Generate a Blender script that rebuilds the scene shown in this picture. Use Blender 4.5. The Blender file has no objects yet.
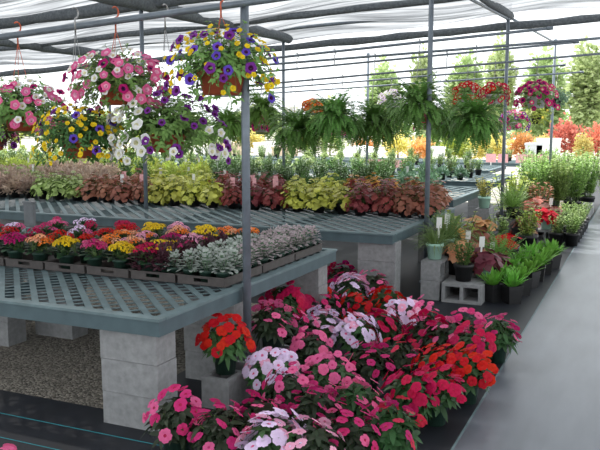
import bpy, math, random
from mathutils import Vector, Matrix, Euler
R = random.Random(7)
C = bpy.context.scene.collection
TAU = 2*math.pi
V = Vector
# ------------------------------------------------------------------ camera
F = 768.0; YAW = math.radians(24.25); PIT = math.atan(100/F); HC = 1.75
cd = bpy.data.cameras.new('camera'); cam = bpy.data.objects.new('camera', cd); C.objects.link(cam)
cd.sensor_width = 36; cd.lens = F*36/600; cd.clip_end = 500
cam.location = (0, 0, HC); cam.rotation_euler = (math.pi/2-PIT, 0, YAW)
bpy.context.scene.camera = cam
fw = V((-math.sin(YAW)*math.cos(PIT), math.cos(YAW)*math.cos(PIT), -math.sin(PIT)))
rt = V((math.cos(YAW), math.sin(YAW), 0)); upv = rt.cross(fw)
def ray(x, y): return fw + rt*((x-300)/F) + upv*((225-y)/F)
def at_z(x, y, z): d = ray(x, y); return V((0, 0, HC)) + d*((z-HC)/d.z)
def at_y(x, y, Y): d = ray(x, y); return V((0, 0, HC)) + d*(Y/d.y)
def proj(p):
    v = V(p)-V((0, 0, HC)); q = v.dot(fw)
    return 300+F*v.dot(rt)/q, 225-F*v.dot(upv)/q
def X_of(px, Y, z):            # world x on the line (Y, z) seen in column px
    a, b = -40.0, 12.0
    for _ in range(50):
        m = (a+b)/2
        if proj((m, Y, z))[0] < px: a = m
        else: b = m
    return (a+b)/2

# ------------------------------------------------------------------ materials
def mat(name, col, rough=.6, var=0.0, scale=20, hue=0.0, spec=.4, trans=0.0, metal=0.0, bump=0.0, col2=None, ovar=0.0):
    m = bpy.data.materials.new(name); m.use_nodes = True
    nt = m.node_tree; N = nt.nodes; L = nt.links
    b = N['Principled BSDF']; out = N['Material Output']
    b.inputs['Roughness'].default_value = rough; b.inputs['Metallic'].default_value = metal
    b.inputs['Specular IOR Level'].default_value = spec
    b.inputs['Base Color'].default_value = (*col, 1)
    colsock = None
    if var or col2 or ovar:
        tc = N.new('ShaderNodeTexCoord'); nz = N.new('ShaderNodeTexNoise')
        nz.inputs['Scale'].default_value = scale; nz.inputs['Detail'].default_value = 4
        L.new(tc.outputs['Object'], nz.inputs['Vector'])
        rp = N.new('ShaderNodeValToRGB')
        rp.color_ramp.elements[0].position = .3; rp.color_ramp.elements[1].position = .7
        c2 = col2 if col2 else tuple(min(1, c*(1+var)) for c in col)
        c1 = col if col2 else tuple(c*(1-var) for c in col)
        rp.color_ramp.elements[0].color = (*c1, 1); rp.color_ramp.elements[1].color = (*c2, 1)
        L.new(nz.outputs['Fac'], rp.inputs['Fac']); colsock = rp.outputs['Color']
        if ovar:
            oi = N.new('ShaderNodeObjectInfo'); hs = N.new('ShaderNodeHueSaturation')
            mr = N.new('ShaderNodeMapRange'); mr.inputs['To Min'].default_value = 1-ovar; mr.inputs['To Max'].default_value = 1+ovar
            L.new(oi.outputs['Random'], mr.inputs['Value']); L.new(mr.outputs['Result'], hs.inputs['Value'])
            mh = N.new('ShaderNodeMapRange'); mh.inputs['To Min'].default_value = .5-ovar*.06; mh.inputs['To Max'].default_value = .5+ovar*.06
            L.new(oi.outputs['Random'], mh.inputs['Value']); L.new(mh.outputs['Result'], hs.inputs['Hue'])
            L.new(colsock, hs.inputs['Color']); colsock = hs.outputs['Color']
        L.new(colsock, b.inputs['Base Color'])
        if bump:
            bp = N.new('ShaderNodeBump'); bp.inputs['Strength'].default_value = bump
            L.new(nz.outputs['Fac'], bp.inputs['Height']); L.new(bp.outputs['Normal'], b.inputs['Normal'])
    if trans:
        t = N.new('ShaderNodeBsdfTranslucent'); mx = N.new('ShaderNodeMixShader'); mx.inputs[0].default_value = trans
        t.inputs['Color'].default_value = (*col, 1)
        if colsock: L.new(colsock, t.inputs['Color'])
        L.new(b.outputs[0], mx.inputs[1]); L.new(t.outputs[0], mx.inputs[2]); L.new(mx.outputs[0], out.inputs['Surface'])
    return m
def leafm(name, col, ovar=.18, var=.35, trans=.3, scale=9, rough=.5): return mat(name, col, rough, var, scale, trans=trans, ovar=ovar)
def petal(name, col, ovar=.1): return mat(name, col, .6, .12, 30, trans=.3, ovar=ovar, spec=.2)
M = dict(
  leaf_dark=leafm('impatiens leaf', (.035, .10, .03)), leaf_bronze=leafm('bronze impatiens leaf', (.03, .05, .024)),
  leaf_fresh=leafm('fresh impatiens leaf', (.06, .17, .05)),
  leaf_mid=leafm('mid green leaf', (.07, .17, .045)), leaf_pet=leafm('petunia leaf', (.19, .34, .09)),
  leaf_kal=leafm('kalanchoe leaf', (.03, .085, .035)), leaf_purple=leafm('purple leaf', (.10, .035, .05)),
  leaf_white=leafm('white splashed leaf', (.50, .54, .51), .08, .12), leaf_grey=leafm('grey green leaf', (.13, .22, .13)),
  leaf_mauve=leafm('mauve splashed leaf', (.50, .42, .45), .08, .15),
  heu_lime=leafm('lime heuchera leaf', (.62, .64, .12)), heu_red=leafm('red heuchera leaf', (.27, .05, .05)),
  heu_rust=leafm('rust heuchera leaf', (.36, .14, .09)), heu_orange=leafm('orange heuchera leaf', (.5, .22, .05)),
  heu_pale=leafm('pale green leaf', (.34, .44, .14)), heu_dusty=leafm('dusty pink leaf', (.50, .38, .30)),
  heu_wine=leafm('wine heuchera leaf', (.16, .03, .05)),
  green_deep=leafm('deep green leaf', (.11, .22, .06)), green_yellow=leafm('yellow green leaf', (.42, .50, .10)),
  green_light=leafm('light green leaf', (.32, .46, .14)), blue_green=leafm('blue green leaf', (.13, .24, .14)),
  fern=leafm('fern frond', (.12, .27, .055), .12), fern_light=leafm('light fern frond', (.18, .34, .07), .12),
  hosta=leafm('bright green leaf', (.17, .42, .06)), grass=leafm('grass blade', (.16, .25, .08)),
  tree=leafm('pear tree leaf', (.50, .60, .30), .1), tree2=leafm('dense tree leaf', (.46, .58, .28), .1),  # far haze painted in: tree leaf colours made paler
  aut_red=leafm('red autumn leaf', (.70, .26, .18)), aut_orange=leafm('orange autumn leaf', (.76, .42, .15)),
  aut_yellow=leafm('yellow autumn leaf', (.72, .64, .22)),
  red=petal('red petal', (.58, .006, .008)), crimson=petal('crimson petal', (.50, .006, .075)), magenta=petal('magenta petal', (.46, .008, .15)),
  hot=petal('hot pink petal', (.62, .03, .18)), pink=petal('pink petal', (.80, .14, .33)), rose=petal('pale rose petal', (.88, .42, .60)),
  lav=petal('lavender petal', (.82, .66, .90)), coral=petal('coral petal', (.70, .04, .10)), white=petal('white petal', (.85, .85, .84)),
  purple=petal('purple petal', (.20, .03, .30)), violet=petal('blue violet petal', (.14, .07, .55)), yellow=petal('yellow petal', (.85, .60, .02)),
  orange=petal('orange petal', (.86, .22, .03)), peach=petal('peach petal', (.86, .42, .25)), eye=petal('deep pink eye', (.55, .01, .12)),
  throat=petal('pale throat', (.75, .72, .45)), dark_eye=petal('dark throat', (.08, .01, .08)),
  stem=mat('green stem', (.10, .17, .05)), wood=mat('bark', (.13, .09, .06), .9, .3), soil=mat('potting soil', (.025, .018, .012), .95, .4, 60),
  pot_green=mat('dark green plastic', (.022, .055, .04), .45, .15), pot_black=mat('black plastic', (.012, .012, .013), .5, .2),
  pot_terra=mat('terracotta plastic', (.42, .09, .04), .6, .12), pot_white=mat('white plastic', (.66, .68, .68), .5, .05),
  pot_mint=mat('mint plastic', (.42, .68, .56), .5, .06), tag=mat('white plant tag', (.8, .8, .78), .5, .04), tag_pink=mat('pink picture tag', (.78, .40, .42), .5, .25, 60),
  tray=mat('dark grey brown plastic', (.075, .065, .062), .6, .2), block=mat('concrete block', (.255, .26, .265), .95, .16, 26, bump=.25),
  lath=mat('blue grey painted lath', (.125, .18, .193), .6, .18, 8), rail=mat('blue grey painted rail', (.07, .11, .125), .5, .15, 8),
  old=mat('weathered grey board', (.16, .17, .18), .8, .2, 12),
  steel=mat('galvanised steel', (.17, .20, .235), .45, .14, 14, metal=.35), wire=mat('wire', (.35, .35, .35), .4, metal=.8),
  hook=mat('orange plastic hook', (.55, .11, .05), .5, .05), roll=mat('bunched black shade cloth', (.13, .145, .16), .9, .3, 30),
  blue=mat('teal stripe', (.02, .22, .26), .6, .05), sheet=mat('white plastic sheet', (.85, .85, .86), .6, .03),
  car=mat('pale grey roof', (.55, .57, .6), .5, .05), crate=mat('buff box', (.6, .48, .36), .8, .1))

# ground materials
def cloth_mat(name, col, rough, streak, spec=.5):
    m = bpy.data.materials.new(name); m.use_nodes = True; nt = m.node_tree; N = nt.nodes; L = nt.links; b = N['Principled BSDF']
    tc = N.new('ShaderNodeTexCoord'); mp = N.new('ShaderNodeMapping'); mp.inputs['Scale'].default_value = (3, .6, 1)
    nz = N.new('ShaderNodeTexNoise'); nz.inputs['Scale'].default_value = 2.2; nz.inputs['Detail'].default_value = 6
    L.new(tc.outputs['Object'], mp.inputs[0]); L.new(mp.outputs[0], nz.inputs['Vector'])
    rp = N.new('ShaderNodeValToRGB'); rp.color_ramp.elements[0].position = .3; rp.color_ramp.elements[1].position = .72
    rp.color_ramp.elements[0].color = (*[c*(1-streak) for c in col], 1); rp.color_ramp.elements[1].color = (*[c*(1+streak) for c in col], 1)
    L.new(nz.outputs['Fac'], rp.inputs[0]); L.new(rp.outputs[0], b.inputs['Base Color'])
    wv = N.new('ShaderNodeTexWave'); wv.inputs['Scale'].default_value = 60; wv.bands_direction = 'Y'; L.new(tc.outputs['Object'], wv.inputs['Vector'])
    bp = N.new('ShaderNodeBump'); bp.inputs['Strength'].default_value = .12; bp.inputs['Distance'].default_value = .004
    L.new(nz.outputs['Fac'], bp.inputs['Height']); L.new(bp.outputs[0], b.inputs['Normal'])
    b.inputs['Roughness'].default_value = rough; b.inputs['Specular IOR Level'].default_value = spec
    return m
M['aisle'] = cloth_mat('mid grey woven ground cloth', (.12, .135, .158), .36, .16, .6)  # lighter grey base than the black cloth, with streaky tone
M['black_cloth'] = cloth_mat('black woven ground cloth', (.016, .018, .024), .5, .25, .35)
def gravel_mat(name, c1, c2, sc):
    m = bpy.data.materials.new(name); m.use_nodes = True; nt = m.node_tree; N = nt.nodes; L = nt.links; b = N['Principled BSDF']
    tc = N.new('ShaderNodeTexCoord'); vo = N.new('ShaderNodeTexVoronoi'); vo.inputs['Scale'].default_value = sc
    L.new(tc.outputs['Object'], vo.inputs['Vector'])
    rp = N.new('ShaderNodeValToRGB'); rp.color_ramp.elements[0].color = (*c1, 1); rp.color_ramp.elements[1].color = (*c2, 1)
    sp = N.new('ShaderNodeSeparateColor'); L.new(vo.outputs['Color'], sp.inputs[0]); L.new(sp.outputs[0], rp.inputs[0]); L.new(rp.outputs[0], b.inputs['Base Color'])
    bp = N.new('ShaderNodeBump'); bp.inputs['Strength'].default_value = .8; bp.inputs['Distance'].default_value = .02; bp.invert = True
    L.new(vo.outputs['Distance'], bp.inputs['Height']); L.new(bp.outputs[0], b.inputs['Normal']); b.inputs['Roughness'].default_value = .95
    return m
M['gravel'] = gravel_mat('pea gravel', (.07, .062, .05), (.30, .27, .225), 55)
M['far_ground'] = gravel_mat('pale yard gravel', (.42, .40, .35), (.60, .57, .50), 6)
def shade_mat():
    m = bpy.data.materials.new('woven shade cloth'); m.use_nodes = True; nt = m.node_tree; N = nt.nodes; L = nt.links
    out = N['Material Output']; N.remove(N['Principled BSDF'])
    tc = N.new('ShaderNodeTexCoord'); mp = N.new('ShaderNodeMapping'); mp.inputs['Scale'].default_value = (.22, 3.4, 1); mp.inputs['Rotation'].default_value = (0, 0, .05)
    nz = N.new('ShaderNodeTexNoise'); nz.inputs['Scale'].default_value = 2.6; nz.inputs['Detail'].default_value = 5; nz.inputs['Distortion'].default_value = .5
    L.new(tc.outputs['Object'], mp.inputs[0]); L.new(mp.outputs[0], nz.inputs['Vector'])
    mr = N.new('ShaderNodeMapRange'); mr.inputs['From Min'].default_value = .3; mr.inputs['From Max'].default_value = .7
    mr.inputs['To Min'].default_value = .03; mr.inputs['To Max'].default_value = .18; L.new(nz.outputs['Fac'], mr.inputs[0])
    tr = N.new('ShaderNodeBsdfTransparent'); tl = N.new('ShaderNodeBsdfTranslucent'); tl.inputs[0].default_value = (.62, .64, .66, 1)
    df = N.new('ShaderNodeBsdfDiffuse'); df.inputs[0].default_value = (.36, .37, .39, 1)
    rp = N.new('ShaderNodeValToRGB'); rp.color_ramp.elements[0].position = .36; rp.color_ramp.elements[1].position = .62
    rp.color_ramp.elements[0].color = (.09, .096, .105, 1); rp.color_ramp.elements[1].color = (.40, .415, .435, 1)
    L.new(nz.outputs['Fac'], rp.inputs[0]); L.new(rp.outputs[0], tl.inputs[0])
    m1 = N.new('ShaderNodeMixShader'); m1.inputs[0].default_value = .3; L.new(tl.outputs[0], m1.inputs[1]); L.new(df.outputs[0], m1.inputs[2])
    m2 = N.new('ShaderNodeMixShader'); L.new(mr.outputs[0], m2.inputs[0]); L.new(m1.outputs[0], m2.inputs[1]); L.new(tr.outputs[0], m2.inputs[2])
    L.new(m2.outputs[0], out.inputs['Surface'])
    return m
M['shade'] = shade_mat()

# ------------------------------------------------------------------ mesh builder
class MB:
    def __init__(s): s.v = []; s.f = []; s.m = []; s.sm = []
    def face(s, pts, mi=0, sm=False):
        n = len(s.v); s.v += [tuple(p) for p in pts]; s.f.append(tuple(range(n, n+len(pts)))); s.m.append(mi); s.sm.append(sm)
    def box(s, a, b, mi=0, mtx=None):
        x0, y0, z0 = a; x1, y1, z1 = b
        p = [V(q) for q in ((x0,y0,z0),(x1,y0,z0),(x1,y1,z0),(x0,y1,z0),(x0,y0,z1),(x1,y0,z1),(x1,y1,z1),(x0,y1,z1))]
        if mtx: p = [mtx @ q for q in p]
        n = len(s.v); s.v += [tuple(q) for q in p]
        for f in ((0,3,2,1),(4,5,6,7),(0,1,5,4),(1,2,6,5),(2,3,7,6),(3,0,4,7)):
            s.f.append(tuple(n+i for i in f)); s.m.append(mi); s.sm.append(False)
    def tube(s, pts, r, seg=8, mi=0, caps=True):
        pts = [V(p) for p in pts]; n0 = len(s.v)
        rr = r if isinstance(r, (list, tuple)) else [r]*len(pts)
        for i, p in enumerate(pts):
            t = (pts[min(i+1, len(pts)-1)]-pts[max(i-1, 0)]).normalized()
            u = t.orthogonal().normalized() if i == 0 else (u - t*u.dot(t)).normalized()
            w = t.cross(u)
            for k in range(seg):
                a = TAU*k/seg; s.v.append(tuple(p+(u*math.cos(a)+w*math.sin(a))*rr[i]))
        for i in range(len(pts)-1):
            for k in range(seg):
                a = n0+i*seg+k; b = n0+i*seg+(k+1) % seg
                s.f.append((a, b, b+seg, a+seg)); s.m.append(mi); s.sm.append(True)
        if caps:
            s.f.append(tuple(n0+k for k in reversed(range(seg)))); s.m.append(mi); s.sm.append(False)
            e = n0+(len(pts)-1)*seg; s.f.append(tuple(e+k for k in range(seg))); s.m.append(mi); s.sm.append(False)
    def lathe(s, prof, seg=16, mi=0, close_bottom=True, ctr=(0,0), mtop=None):
        n0 = len(s.v)
        for (r, z) in prof:
            for k in range(seg):
                a = TAU*k/seg; s.v.append((ctr[0]+r*math.cos(a), ctr[1]+r*math.sin(a), z))
        for i in range(len(prof)-1):
            for k in range(seg):
                a = n0+i*seg+k; b = n0+i*seg+(k+1) % seg
                s.f.append((a, b, b+seg, a+seg)); s.m.append(mi); s.sm.append(True)
        if close_bottom: s.f.append(tuple(n0+k for k in reversed(range(seg)))); s.m.append(mi); s.sm.append(False)
        if mtop is not None:
            e = n0+(len(prof)-1)*seg; s.f.append(tuple(e+k for k in range(seg))); s.m.append(mtop); s.sm.append(False)
    def leaf(s, p, d, n, L, W, droop=.3, mi=0, prof=((.0,.12),(.35,1),(.7,.8),(1,.05)), fold=.18, mids=None):
        p = V(p); d = V(d).normalized(); n = V(n); n = n-d*n.dot(d)
        n = n.normalized() if n.length > 1e-4 else d.orthogonal().normalized()
        w = d.cross(n); rows = []
        for t, k in prof:
            c = p+d*(L*t)-V((0,0,1))*(droop*L*t*t)
            e = W*.5*k
            rows.append((c-w*e+n*(fold*e), c, c+w*e+n*(fold*e)))
        n0 = len(s.v)
        for r in rows: s.v += [tuple(q) for q in r]
        for i in range(len(rows)-1):
            a = n0+3*i; k = mi if mids is None else mids[i]
            s.f += [(a, a+1, a+4, a+3), (a+1, a+2, a+5, a+4)]; s.m += [k, k]; s.sm += [True, True]
    def card(s, p, d, n, L, W, mi=0):      # small pointed leaf, one folded quad
        p = V(p); d = V(d).normalized(); n = V(n); w = d.cross(n)
        if w.length < 1e-4: w = d.orthogonal()
        w.normalize(); m = p+d*L*.5
        n0 = len(s.v); s.v += [tuple(p), tuple(m-w*W*.5), tuple(p+d*L), tuple(m+w*W*.5)]
        s.f.append((n0, n0+1, n0+2, n0+3)); s.m.append(mi); s.sm.append(False)
    def mesh(s, name, mats):
        me = bpy.data.meshes.new(name); me.from_pydata(s.v, [], s.f)
        for m in mats: me.materials.append(M[m] if isinstance(m, str) else m)
        me.polygons.foreach_set('material_index', s.m); me.polygons.foreach_set('use_smooth', s.sm); me.update()
        return me
def put(name, me, parent=None, loc=(0,0,0), rot=(0,0,0), sc=1, mats=None):
    o = bpy.data.objects.new(name, me); C.objects.link(o); o.parent = parent
    o.location = loc; o.rotation_euler = rot; o.scale = (sc, sc, sc) if not isinstance(sc, (tuple, list)) else sc
    if mats:
        for i, m in enumerate(mats):
            o.material_slots[i].link = 'OBJECT'; o.material_slots[i].material = M[m]
    return o
def thing(name, label, cat, loc=(0,0,0), rz=0, group=None):
    o = bpy.data.objects.new(name, None); C.objects.link(o); o.empty_display_size = .1
    o.location = loc; o.rotation_euler = (0, 0, rz); o['label'] = label; o['category'] = cat
    if group: o['group'] = group
    return o
def tag(o, label, cat, group=None):
    o['label'] = label; o['category'] = cat
    if group: o['group'] = group
    return o
def struct(o): o['kind'] = 'structure'; return o
def align(n, spin):              # euler turning +Z onto n with a spin
    q = V((0,0,1)).rotation_difference(V(n).normalized()); return (q.to_matrix() @ Matrix.Rotation(spin, 3, 'Z')).to_euler()
ORD = ['first','second','third','fourth','fifth','sixth','seventh','eighth','ninth','tenth','eleventh','twelfth','thirteenth','fourteenth','fifteenth','sixteenth','seventeenth','eighteenth','nineteenth','twentieth']
def ordn(i, n):
    if n == 1: return 'the only one'
    if i == 0: return 'leftmost'
    if i == n-1: return 'rightmost'
    return ORD[i]+' from left' if i <= n-1-i else ORD[n-1-i]+' from right'

# ------------------------------------------------------------------ plant meshes
def dome_dir(lo=0.0, hi=1.0, r=R):
    z = r.uniform(lo, hi); a = r.uniform(0, TAU); q = math.sqrt(max(0, 1-z*z)); return V((q*math.cos(a), q*math.sin(a), z))
def even_dirs(n, lo, hi, jit=.15):
    out = []
    for i in range(n):
        z = lo+(hi-lo)*(i+.5)/n; a = i*2.39996+R.uniform(-jit, jit); q = math.sqrt(max(0, 1-z*z)); out.append(V((q*math.cos(a), q*math.sin(a), z)))
    return out
def ell(d, rx, rz): return V((d.x*rx, d.y*rx, d.z*rz))
def mesh_whorl(R0, H, n, L, W, mi_n=1, lo=-.1):
    b = MB()
    for d in even_dirs(n, lo, 1, .4):
        p = ell(d, R0, H)*R.uniform(.7, .95); p.z += .03
        b.tube([V((p.x*.15, p.y*.15, -.03)), p*.6, p], .003, 4, 0, False)
        nn = (d+V((0,0,.5))).normalized(); k = R.randint(6, 8); s0 = R.uniform(0, TAU); u = nn.orthogonal().normalized(); w = nn.cross(u)
        for j in range(k):
            a = s0+TAU*j/k; dd = u*math.cos(a)+w*math.sin(a)+nn*R.uniform(.1, .5)
            b.leaf(p-nn*R.uniform(0, .05), dd, nn, L*R.uniform(.7, 1.1), W*R.uniform(.8, 1.1), R.uniform(.1, .4), 1)
    return b
def mesh_bloom5():
    b = MB()
    for k in range(5):
        a = TAU*k/5+R.uniform(-.1, .1); up_ = (k*2 % 5)*.025; sz = R.uniform(.92, 1.06)
        def P(r, t, z): return (sz*r*math.cos(a+t), sz*r*math.sin(a+t), z+up_)
        c = P(0, 0, .0); i1 = P(.22, -.7, .05); i2 = P(.24, 0, .04); i3 = P(.22, .7, .05)
        b.face([c, i1, i2], 1, True); b.face([c, i2, i3], 1, True)
        e = [P(.58, -.86, .12), P(.86, -.62, .08), P(1.0, -.28, .02), P(.95, 0, .05), P(1.0, .28, .01), P(.86, .60, .09), P(.58, .84, .13)]
        m = P(.62, 0, .09)
        b.face([i1, e[0], m, i2], 0, True); b.face([i2, m, e[6], i3], 0, True)
        for j in range(6): b.face([m, e[j], e[j+1]], 0, True)
    b.tube([(0,0,-.35),(0,0,.05)], .05, 5, 2)
    return b
def mesh_trumpet():
    b = MB(); seg = 15; rings = [(.12,-.75),(.2,-.35),(.45,-.08),(.8,.04),(1,.0)]
    g = []
    for i, (r, z) in enumerate(rings):
        g.append([])
        for k in range(seg):
            a = TAU*k/seg; w = 1+(.09*math.cos(5*a) if i >= 3 else 0); zz = z+(.06*math.cos(5*a+.6) if i >= 3 else 0)
            b.v.append((r*w*math.cos(a), r*w*math.sin(a), zz))
    for i in range(len(rings)-1):
        for k in range(seg):
            a = i*seg+k; c = i*seg+(k+1) % seg
            b.f.append((a, c, c+seg, a+seg)); b.m.append(1 if i < 2 else 0); b.sm.append(True)
    return b
def mesh_cluster(n=26):
    b = MB()
    for d in even_dirs(n, -.05, 1, .3):
        p = ell(d, .042, .026); nn = (d+V((0,0,.6))).normalized(); u = nn.orthogonal().normalized(); w = nn.cross(u); s0 = R.uniform(0, TAU)
        for k in range(5):
            a = s0+TAU*k/5; dd = u*math.cos(a)+w*math.sin(a)+nn*.3
            b.card(p, dd, nn, R.uniform(.010, .013), .010, 0)
    for k in range(5):
        a = TAU*k/5; b.tube([(0,0,-.07), (.022*math.cos(a), .022*math.sin(a), .012)], .0018, 4, 1, False)
    return b
def mesh_kal_leaves():
    b = MB()
    for d in even_dirs(30, -.05, .95, .3):
        p = ell(d, .05, .05); p.z += .015
        b.leaf(p, d+V((0,0,.15)), V((0,0,1)), R.uniform(.06, .085), R.uniform(.045, .06), .35, 0, ((0,.25),(.3,.9),(.65,1),(.9,.6),(1,.2)), .12)
    for k in range(7): a = TAU*k/7; b.tube([(0,0,-.02), (.05*math.cos(a), .05*math.sin(a), .10)], .0025, 4, 1, False)
    return b
def mesh_heuchera(n=85, R0=.14, H=.17, ls=.046):
    b = MB()
    for d in even_dirs(n, -.25, 1, .5):
        p = ell(d, R0, H)*R.uniform(.5, 1.12); nn = (d*.9+V((R.uniform(-.4,.4),R.uniform(-.4,.4),.6))).normalized(); u = nn.orthogonal().normalized(); w = nn.cross(u)
        b.tube([(p.x*.15, p.y*.15, -.02), p*.6+V((0,0,.02)), p], .0022, 4, 1, False)
        s = ls*R.uniform(.55, .8); s0 = R.uniform(0, TAU); ring = []
        for k in range(12):
            a = s0+TAU*k/12; r = s*(1.0 if k % 2 == 0 else .76)*R.uniform(.9, 1.1)
            ring.append(p+(u*math.cos(a)+w*math.sin(a))*r-nn*(r*R.uniform(-.05, .2)))
        n0 = len(b.v); b.v.append(tuple(p)); b.v += [tuple(q) for q in ring]
        for k in range(12): b.f.append((n0, n0+1+k, n0+1+(k+1) % 12)); b.m.append(0); b.sm.append(True)
    return b
def mesh_hypo(n=46, R0=.075, H=.11):
    b = MB()
    for d in even_dirs(n, -.1, 1, .4):
        p = ell(d, R0*.6, H)*R.uniform(.7, 1); p.z += .01
        b.leaf(p, d+V((0,0,R.uniform(-.1, .4))), V((0,0,1)), R.uniform(.045, .062), R.uniform(.028, .036), .3, 0, ((0,.2),(.25,.85),(.6,1),(.85,.55),(1,.1)), .15, mids=[1, 0, 0, 1])
    for k in range(5): a = TAU*k/5; b.tube([(0,0,-.02), (.03*math.cos(a), .03*math.sin(a), .08)], .002, 4, 1, False)
    return b
def mesh_cloud(n, rx, h, L, W, lo=-.3, flare=1.0, z0=0.0, shell=.55):
    b = MB()
    for i in range(n):
        d = dome_dir(lo, 1); k = R.uniform(shell, 1)*(1+.16*math.sin(d.x*7+d.z*9)+.12*math.sin(d.y*11-d.z*5)); p = ell(d, rx, h)*k; p.z += z0
        b.card(p, d+V((R.uniform(-.8, .8), R.uniform(-.8, .8), R.uniform(-.5, .7))), V((R.uniform(-1, 1), R.uniform(-1, 1), 1)), L*R.uniform(.6, 1.2), W*R.uniform(.7, 1.2), 0)
    return b
def mesh_upright(n, h, spread, L, W):         # upright leafy stems
    b = MB()
    for i in range(n):
        a = R.uniform(0, TAU); r = spread*math.sqrt(R.random()); top = V((r*math.cos(a)*1.5, r*math.sin(a)*1.5, h*R.uniform(.65, 1))); base = V((r*.4*math.cos(a), r*.4*math.sin(a), -.02))
        b.tube([base, (base+top)/2+V((0,0,.02)), top], .003, 4, 1, False)
        m = max(4, int(h/.035))
        for j in range(m):
            t = .15+.85*(j+.5)/m; p = base.lerp(top, t); aa = R.uniform(0, TAU)
            b.leaf(p, V((math.cos(aa), math.sin(aa), R.uniform(.2, .9))), V((0,0,1)), L*R.uniform(.7, 1.1), W, .25, 0)
    return b
def mesh_frond(n, Lf, el0, el1, npin, pl, pw, grav=1.0):
    b = MB()
    for i in range(n):
        a = i*2.39996+R.uniform(-.3, .3); el = el0+(el1-el0)*((i+.5)/n)+R.uniform(-.1, .1); L = Lf*R.uniform(.75, 1.1)
        p = V((.03*math.cos(a), .03*math.sin(a), 0)); dirv = V((math.cos(a)*math.cos(el), math.sin(a)*math.cos(el), math.sin(el))); side = V((-math.sin(a), math.cos(a), 0))
        st = L/npin; pts = [p.copy()]
        for j in range(npin):
            t = (j+.5)/npin; dirv = (dirv+V((0,0,-1))*(grav*2.6*st*(0.5+t))).normalized(); q = p+dirv*st; k = math.sin(math.pi*min(1, .12+t*.88))**.7
            nn = side.cross(dirv)
            for sg in (-1, 1):
                b.card(q, side*sg+dirv*.35+V((R.uniform(-.1, .1), R.uniform(-.1, .1), R.uniform(-.25, .1))), nn, pl*k*R.uniform(.85, 1.15)+.004, pw, 0)
            p = q; pts.append(p.copy())
        b.tube(pts[::3]+[pts[-1]], .0022, 3, 1, False)
    return b
def mesh_grass(n, L, W, el0=.5, el1=1.4, grav=1):
    b = MB()
    for i in range(n):
        a = R.uniform(0, TAU); el = R.uniform(el0, el1); l = L*R.uniform(.6, 1.1); d = V((math.cos(a)*math.cos(el), math.sin(a)*math.cos(el), math.sin(el)))
        b.leaf((.03*math.cos(a), .03*math.sin(a), -.01), d, V((0,0,1)), l, W, R.uniform(.2, .7)*grav, 0, ((0,.8),(.3,1),(.6,.8),(.85,.5),(1,.05)), .3)
    return b
def mesh_trail(n, R0, H, drop, L, W):          # hanging basket foliage: mound plus some trailing shoots
    b = MB()
    for d in even_dirs(n, -.12, 1, .5):
        k = R.uniform(.55, 1.08)*(1+.12*math.sin(5*math.atan2(d.y, d.x))); p = ell(d, R0, H)*k
        if d.z < .3 and R.random() < .45: p.z -= drop*R.random()
        b.tube([V((0,0,-.01)), V((p.x*.6, p.y*.6, max(p.z, .03)*.8+.02)), p], .0018, 3, 0, False)
        nn = (d+V((0,0,.4))).normalized(); u = nn.orthogonal().normalized(); w = nn.cross(u); s0 = R.uniform(0, TAU)
        for j in range(6):
            a = s0+TAU*j/6; b.leaf(p-nn*R.uniform(-.02, .06), u*math.cos(a)+w*math.sin(a)+nn*R.uniform(0, .8), nn, L*R.uniform(.6, 1.1), W*R.uniform(.8, 1.1), .3, 1, ((0,.2),(.5,1),(1,.1)))
    return b
def pot_mesh(r, h, m, taper=.78, rim=.012, seg=18):
    b = MB(); rb = r*taper
    b.lathe([(rb, 0), (r*.97, h*.80), (r+rim*.4, h*.80), (r+rim*.5, h), (r-.006, h), (r-.012, h*.86), (0.001, h*.87)], seg, 0)
    b.m[-1-seg:-1] = [1]*seg    # last ring of quads is the soil
    return b.mesh('pot', [m, 'soil'])
def sq_pot_mesh(r, h, m):
    b = MB(); t = r*.8
    def ring(s, z): return [(-s,-s,z),(s,-s,z),(s,s,z),(-s,s,z)]
    rs = [ring(t, 0), ring(r*.96, h*.8), ring(r, h*.8), ring(r*1.02, h), ring(r*.92, h), ring(r*.9, h*.87)]
    for i in range(5):
        for k in range(4): b.face([rs[i][k], rs[i][(k+1) % 4], rs[i+1][(k+1) % 4], rs[i+1][k]], 0)
    b.face(rs[0][::-1], 0); b.face(rs[5], 1); return b.mesh('square pot', [m, 'soil'])

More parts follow.
